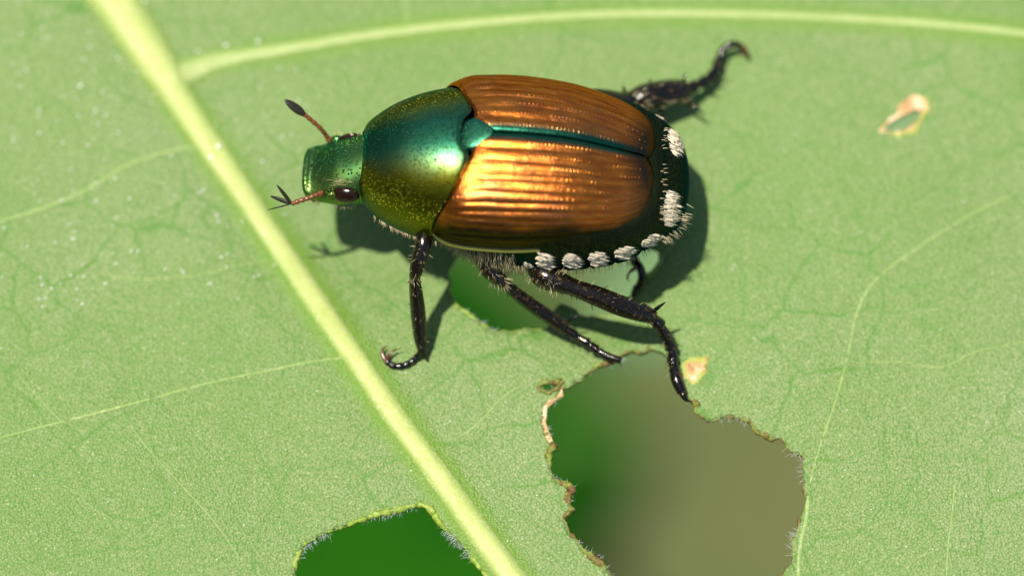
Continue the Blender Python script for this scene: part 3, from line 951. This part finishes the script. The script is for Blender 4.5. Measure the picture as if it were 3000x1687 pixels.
# --- mouth parts peeping out below the clypeus
mb = MB(); mb.tube([B(-4.5, .75, -.55), B(-4.62, .95, -.50), B(-4.72, 1.0, -.5)], [.09, .07, .04], 8); mb.build('palp', M['antenna'], beetle)

# --- legs
def leg(path, radii, per=8, sides=12, mat=None, flat=1.0, flat_dir=None, knots=None):
    pts = catmull(path, per); rad = catmull_n(radii, per)
    rad = [max(.012, r) for r in rad]
    mb = MB(); mb.tube(pts, rad, sides, flat=flat, flat_dir=flat_dir)
    return mb.build('leg', mat or M['tibia'], beetle), pts, rad
def spur(parent, p0, p1, r, mat=None, name='spur'):
    p0, p1 = Vector(p0), Vector(p1)
    mb = MB(); mb.tube([p0, p0.lerp(p1, .5), p0.lerp(p1, .85), p1], [r, r*.8, r*.4, r*.08], 8); mb.build(name, mat or M['leg'], parent)
def claw(parent, pts, r, mat='claw'):
    P = catmull(pts, 6); n = len(P)
    mb = MB(); mb.tube(P, [r*(1-.93*(i/(n-1))**1.3) for i in range(n)], 8); mb.build('claw', M[mat], parent)
def bristles(parent, pts, rad, n, lo, hi, seed, i0=0.0, i1=1.0, mat='gold', r=.010, back=.5, side=None):
    mb = MB(); rr = random.Random(seed); N = len(pts)
    for _ in range(n):
        i = min(N-2, max(1, int((i0+(i1-i0)*rr.random())*(N-1))))
        t = (pts[i+1]-pts[i-1]).normalized(); u = t.orthogonal().normalized(); w = t.cross(u); q = rr.uniform(0, 6.283)
        d = u*math.cos(q)+w*math.sin(q)
        if side is not None and d.dot(Vector(side)) < .2: continue
        p = pts[i]+d*rad[i]*.92
        mb.hair(p, d+t*back+Vector((rr.gauss(0, .15), rr.gauss(0, .15), rr.gauss(0, .15))), rr.uniform(lo, hi), r*rr.uniform(.7, 1.2))
    o = mb.build('bristles', M[mat], parent); o['kind'] = 'stuff'
def spines(parent, pts, rad, n, lo, hi, seed, i0, i1, r=.02):
    bristles(parent, pts, rad, n, lo, hi, seed, i0, i1, 'spine', r, .7)
M['spine'] = simple('dark_spine', (.05, .02, .008), .3)

# front left
p_f = [B(-1.55, .95, -.55), G(1243, 690, .75), G(1232, 745, .85), G(1219, 795, .80), G(1215, 815, .72), G(1219, 860, .52), G(1225, 920, .28), G(1232, 990, 0), G(1238, 1035, -.18)]
o, pts, rad = leg(p_f, [.22, .25, .25, .20, .165, .20, .225, .20, .12])
z0 = lambda px, py, h: L(px, py, h+float(REL((px, py))))
spur(o, pts[-3], z0(1252, 1058, .10), .085)
bristles(o, pts, rad, 46, .10, .24, 41, .2, .55, r=.008); bristles(o, pts, rad, 30, .06, .14, 42, .5, 1.0, r=.007); spines(o, pts, rad, 10, .08, .16, 43, .5, .95)
tp = catmull([G(1237, 1026, -.15), z0(1222, 1044, .16), z0(1204, 1060, .12), z0(1180, 1071, .10), z0(1150, 1070, .10), z0(1130, 1055, .12)], 8)
tr = [.085+.02*abs(math.sin(i*.55)) for i in range(len(tp))]
mb = MB(); mb.tube(tp, tr, 10); mb.build('tarsus', M['leg'], o)
claw(o, [z0(1134, 1062, .12), z0(1121, 1040, .18), z0(1122, 1022, .24), z0(1135, 1011, .24)], .075)
claw(o, [z0(1132, 1056, .14), z0(1142, 1036, .26), z0(1157, 1025, .30), z0(1176, 1021, .26)], .06)

# middle left
p_m = [B(.1, 1.0, -1.0), B(.35, 1.9, -1.05), G(1430, 782, .35), G(1468, 822, .25), G(1487, 838, .15), G(1540, 880, -.05), G(1600, 922, -.2), G(1655, 960, -.35)]
o, pts, rad = leg(p_m, [.3, .32, .28, .22, .17, .20, .21, .19])
bristles(o, pts, rad, 130, .14, .34, 51, .15, .50, r=.008); spines(o, pts, rad, 40, .10, .20, 52, .55, 1.0, .016)
spur(o, G(1648, 950, -.3), G(1698, 920, -.25), .045); spur(o, G(1652, 965, -.3), G(1668, 1000, -.3), .04)
segs = [G(1652, 958, -.35), G(1690, 985, -.38), G(1725, 1006, -.36), G(1752, 1026, -.32), G(1785, 1044, -.26), G(1820, 1056, -.2)]
for i in range(3):
    pass
tp = catmull(segs, 9); n = len(tp)
tr = [.095 + .065*((i/9.0) % 1.0) if i < 27 else .10+.012*math.sin((i-27)/(n-27)*3.1) for i in range(n)]
mb = MB(); mb.tube(tp, tr, 10); mb.build('tarsus', M['leg'], o)
spines(o, tp, tr, 34, .10, .20, 53, 0, .75, .012)
mb = MB()
for q in ((1838, 1100), (1826, 1085)): mb.hair(G(1816, 1060, -.4), G(*q, -.5)-G(1816, 1060, -.4), .42 if q[0] > 1830 else .3, .012)
oo = mb.build('bristles', M['gold'], o); oo['kind'] = 'stuff'

# hind left
p_h = [B(1.6, .9, -1.1), B(2.0, 1.8, -1.25), G(1590, 800, .55), G(1630, 822, .75), G(1680, 842, .85), G(1750, 868, .85), G(1820, 896, .75), G(1880, 916, .58), G(1915, 930, .48)]
o, pts, rad = leg(p_h, [.35, .45, .40, .34, .26, .30, .31, .28, .20])
bristles(o, pts, rad, 200, .16, .36, 61, .15, .42, r=.009); bristles(o, pts, rad, 60, .10, .22, 62, .45, .95, r=.008, side=(0, 1, .3)); spines(o, pts, rad, 46, .10, .22, 63, .4, 1.0, .02)
spur(o, G(1905, 918, .55), G(1951, 884, .75), .075); spur(o, G(1880, 925, .5), G(1915, 955, .3), .05)
segs = [G(1905, 925, .5), G(1935, 955, .25), G(1952, 990, -.02), G(1968, 1025, -.22), G(1972, 1062, -.15), G(1982, 1110, .05), G(1998, 1150, .12)]
tp = catmull(segs, 9); n = len(tp)
tr = [.135 + .09*((i/9.0) % 1.0) - .0010*i if i < 36 else .14+.03*math.sin((i-36)/(n-36)*3.1) for i in range(n)]
mb = MB(); mb.tube(tp, tr, 12); mb.build('tarsus', M['leg'], o)
spines(o, tp, tr, 46, .10, .22, 64, 0, .7, .014)
claw(o, [G(1996, 1140, .12), G(2004, 1162, .18), G(2014, 1172, .2), G(2028, 1176, .12)], .115, 'leg')
claw(o, [G(1992, 1138, .05), G(2001, 1160, .02), G(2012, 1172, 0), G(2022, 1175, -.08)], .10, 'leg')
mb = MB()
for q, ln in (((1936, 1120), .5), ((2014, 1195), .3), ((1950, 1075), .25)): 
    c = G(1975, 1080, 0) if q[0] < 2000 else G(2010, 1170, .15)
    mb.hair(c, G(*q, 0)-c, ln, .012)
oo = mb.build('bristles', M['gold'], o); oo['kind'] = 'stuff'

# hind right (beyond the abdomen)
def hz(px, py, h): return L(px, py, h)
p_r = [B(1.6, -.9, -1.1), B(2.3, -2.0, -.9), B(3.2, -2.6, -.35), hz(1835, 302, 1.35), hz(1890, 288, 1.25), hz(1950, 275, 1.1), hz(1998, 268, .95), hz(2018, 264, .85)]
o, pts, rad = leg(p_r, [.35, .45, .42, .34, .43, .42, .36, .20], mat=M['tibia'])
mb = MB(); rr = random.Random(71); N = len(pts)
for _ in range(80):   # short flat-lying hairs on the shin
    i = int((.45+.5*rr.random())*(N-1)); t = (pts[min(N-1, i+1)]-pts[i-1]).normalized()
    vw = Vector((0, -st, ct)); w = t.cross(vw).normalized(); q = rr.uniform(-1.1, .7)
    d = vw*math.cos(q)+w*math.sin(q)*-1
    mb.hair(pts[i]+d*rad[i]*1.0, t+d*.12+w*rr.gauss(0, .25), rr.uniform(.12, .26), .014)
oo = mb.build('bristles', M['gold'], o); oo['kind'] = 'stuff'
for (x0, y0, x1, y1) in ((1830, 268, 1825, 250), (1902, 252, 1905, 228), (2004, 240, 2006, 214), (1935, 325, 1955, 355)):
    spur(o, hz(x0, y0, 1.2), hz(x1, y1, 1.3), .06)
spur(o, hz(2010, 296, .8), hz(2069, 338, .75), .065)
segs = [hz(2008, 264, .85), hz(2040, 250, .75), hz(2070, 236, .65), hz(2092, 214, .5), hz(2105, 180, .45), hz(2118, 148, .5), hz(2142, 131, .55), hz(2168, 133, .5)]
tp = catmull(segs, 9); n = len(tp)
tr = [.135+.08*((i/9.0) % 1.0)-.0010*i if i < 36 else .125-.03*(i-36)/(n-36) for i in range(n)]
mb = MB(); mb.tube(tp, tr, 12); mb.build('tarsus', M['leg'], o)
for (x0, y0, x1, y1) in ((2085, 258, 2106, 268), (2098, 238, 2122, 238), (2110, 216, 2136, 212), (2060, 240, 2056, 222)):
    spur(o, hz(x0-12, y0-4, .6), hz(x1, y1, .5), .035)
claw(o, [hz(2164, 132, .5), hz(2182, 144, .42), hz(2192, 162, .28), hz(2200, 182, .08)], .09)
claw(o, [hz(2164, 134, .45), hz(2178, 150, .32), hz(2186, 166, .2), hz(2190, 178, .06)], .07)

# middle right: only the foot shows below the abdomen
p_q = [B(.3, -.9, -1.05), B(1.8, -.8, -1.35), B(3.2, .0, -1.45), B(4.0, .8, -1.5), F(1862, 765, -1.65)]
o, pts, rad = leg(p_q, [.3, .26, .2, .17, .13])
tp = catmull([F(1850, 768, -1.60), F(1866, 772, -1.55), F(1878, 790, -1.50), F(1881, 815, -1.55), F(1872, 838, -1.70), F(1861, 850, -1.80), F(1857, 868, -1.90)], 8)
mb = MB(); mb.tube(tp, [.09, .1]+[.125]*(len(tp)-12)+[.1]*10, 10); mb.build('tarsus', M['leg'], o)
claw(o, [F(1866, 783, -1.40), F(1850, 792, -1.35), F(1840, 808, -1.35), F(1845, 828, -1.35)], .06)
claw(o, [F(1864, 786, -1.50), F(1846, 798, -1.55), F(1837, 812, -1.55), F(1838, 826, -1.55)], .05)
# front right, hidden behind the head and thorax
p_fr = [B(-1.55, -.9, -.6), B(-1.7, -1.5, -.7), B(-2.1, -1.75, -.9), B(-2.3, -1.5, -1.6), B(-2.35, -1.3, -2.1)]
o, pts, rad = leg(p_fr, [.22, .25, .2, .18, .1])
claw(o, [pts[-1], pts[-1]+Vector((-.3, 0, .05)), pts[-1]+Vector((-.5, -.1, -.05))], .08)

# --- white tufts
def tuft(a0, ang0, da, dang, n, ln, seed, lay=(1, 0, 0), r=.022, name='hair_tuft'):
    mb = MB(); rr = random.Random(seed)
    for _ in range(n):
        while True:
            x, y = rr.uniform(-1, 1), rr.uniform(-1, 1)
            if x*x+y*y < 1: break
        p, nn = body_pt(a0+da*x, ang0+dang*y)
        d = Vector(lay); d = (d-nn*d.dot(nn)).normalized()
        p = p - nn*.01
        mb.hair(p, d+nn*rr.uniform(.10, .30)+Vector((rr.gauss(0, .06), rr.gauss(0, .06), rr.gauss(0, .06))), ln*rr.uniform(.75, 1.15), r*rr.uniform(.8, 1.2), -nn*.12)
    return mb.build(name, M['cream'], beetle)
back = Bd(1, .35, -.3)
for i, (a, ang) in enumerate(((2.10, 88), (2.88, 86), (3.64, 84), (4.40, 82), (5.18, 82))):
    tuft(a, ang, .20, 9, 85, .34, 80+i, Bd(1, .35, -.25), .022)
tuft(1.65, 97, .10, 6, 40, .22, 86, Bd(1, .6, -.9), .018)
tuft(5.72, 46, .17, 24, 150, .38, 90, Bd(1, -.05, -.5), .020)
tuft(5.76, -36, .17, 22, 130, .36, 91, Bd(1, .25, -.5), .020)
tuft(5.30, -76, .10, 8, 50, .22, 92, Bd(1, 0, -.2), .019)

# --- fringe hairs of the underside and tail
def fringe(spec, seed, name='fringe'):
    mb = MB(); rr = random.Random(seed)
    for (a0, a1, g0, g1, n, lo, hi, lay, r) in spec:
        for _ in range(n):
            p, nn = body_pt(rr.uniform(a0, a1), rr.uniform(g0, g1))
            d = nn*rr.uniform(.4, .9)+Vector(lay)*rr.uniform(.6, 1.2)+Vector((rr.gauss(0, .2), rr.gauss(0, .2), rr.gauss(0, .2)))
            mb.hair(p, d, rr.uniform(lo, hi), r*rr.uniform(.7, 1.2), Vector((0, 0, -.1)))
    o = mb.build(name, M['gold'], beetle); o['kind'] = 'stuff'
dnl = Bd(.2, .5, -.8)
fringe([(-.95, 1.3, 84, 112, 360, .18, .40, dnl, .009), (-.9, 1.6, 100, 140, 420, .20, .46, dnl, .010), (1.6, 5.2, 112, 140, 220, .14, .34, dnl, .008),
        (5.45, 5.55, 20, 60, 10, .16, .24, Bd(1, 0, 0), .012), (5.45, 5.55, -40, 20, 16, .12, .2, Bd(1, .2, 0), .012),
        (5.5, 6.1, 86, 112, 20, .25, .45, Bd(1, .5, 0), .011), (6.0, 6.25, 60, 100, 14, .25, .45, Bd(1, .3, .1), .010),
        (-4.2, -3.4, 100, 130, 40, .1, .22, Bd(-.3, .6, -.4), .008), (-4.9, -4.4, 90, 120, 26, .1, .2, Bd(-.7, .5, 0), .008)], 95)
def edge_fringe():
    mb = MB(); rr = random.Random(96)
    for i in range(110):      # below the pronotum's left edge
        a = rr.uniform(-2.9, -1.0)
        p = B(a, PA(a)*.97, -.42)
        mb.hair(p, Bd(rr.gauss(.2, .3), 1, -.6+rr.gauss(0, .3)), rr.uniform(.10, .24), .009)
    for i in range(60):       # over the eye
        a = rr.uniform(-4.1, -3.4); p = B(a, .82+rr.uniform(-.15, .1), .34+.12*(a+4.1))
        if i % 4 == 0: mb.hair(p, Bd(-.7+rr.gauss(0, .2), .2, .35), rr.uniform(.2, .34), .010)
    for i in range(14):
        a = rr.uniform(-4.3, -3.4); p = B(a, -.80, .35)
        mb.hair(p, Bd(-.6, -.8, .5), rr.uniform(.12, .2), .008)
    o = mb.build('fringe', M['gold'], beetle); o['kind'] = 'stuff'
edge_fringe()
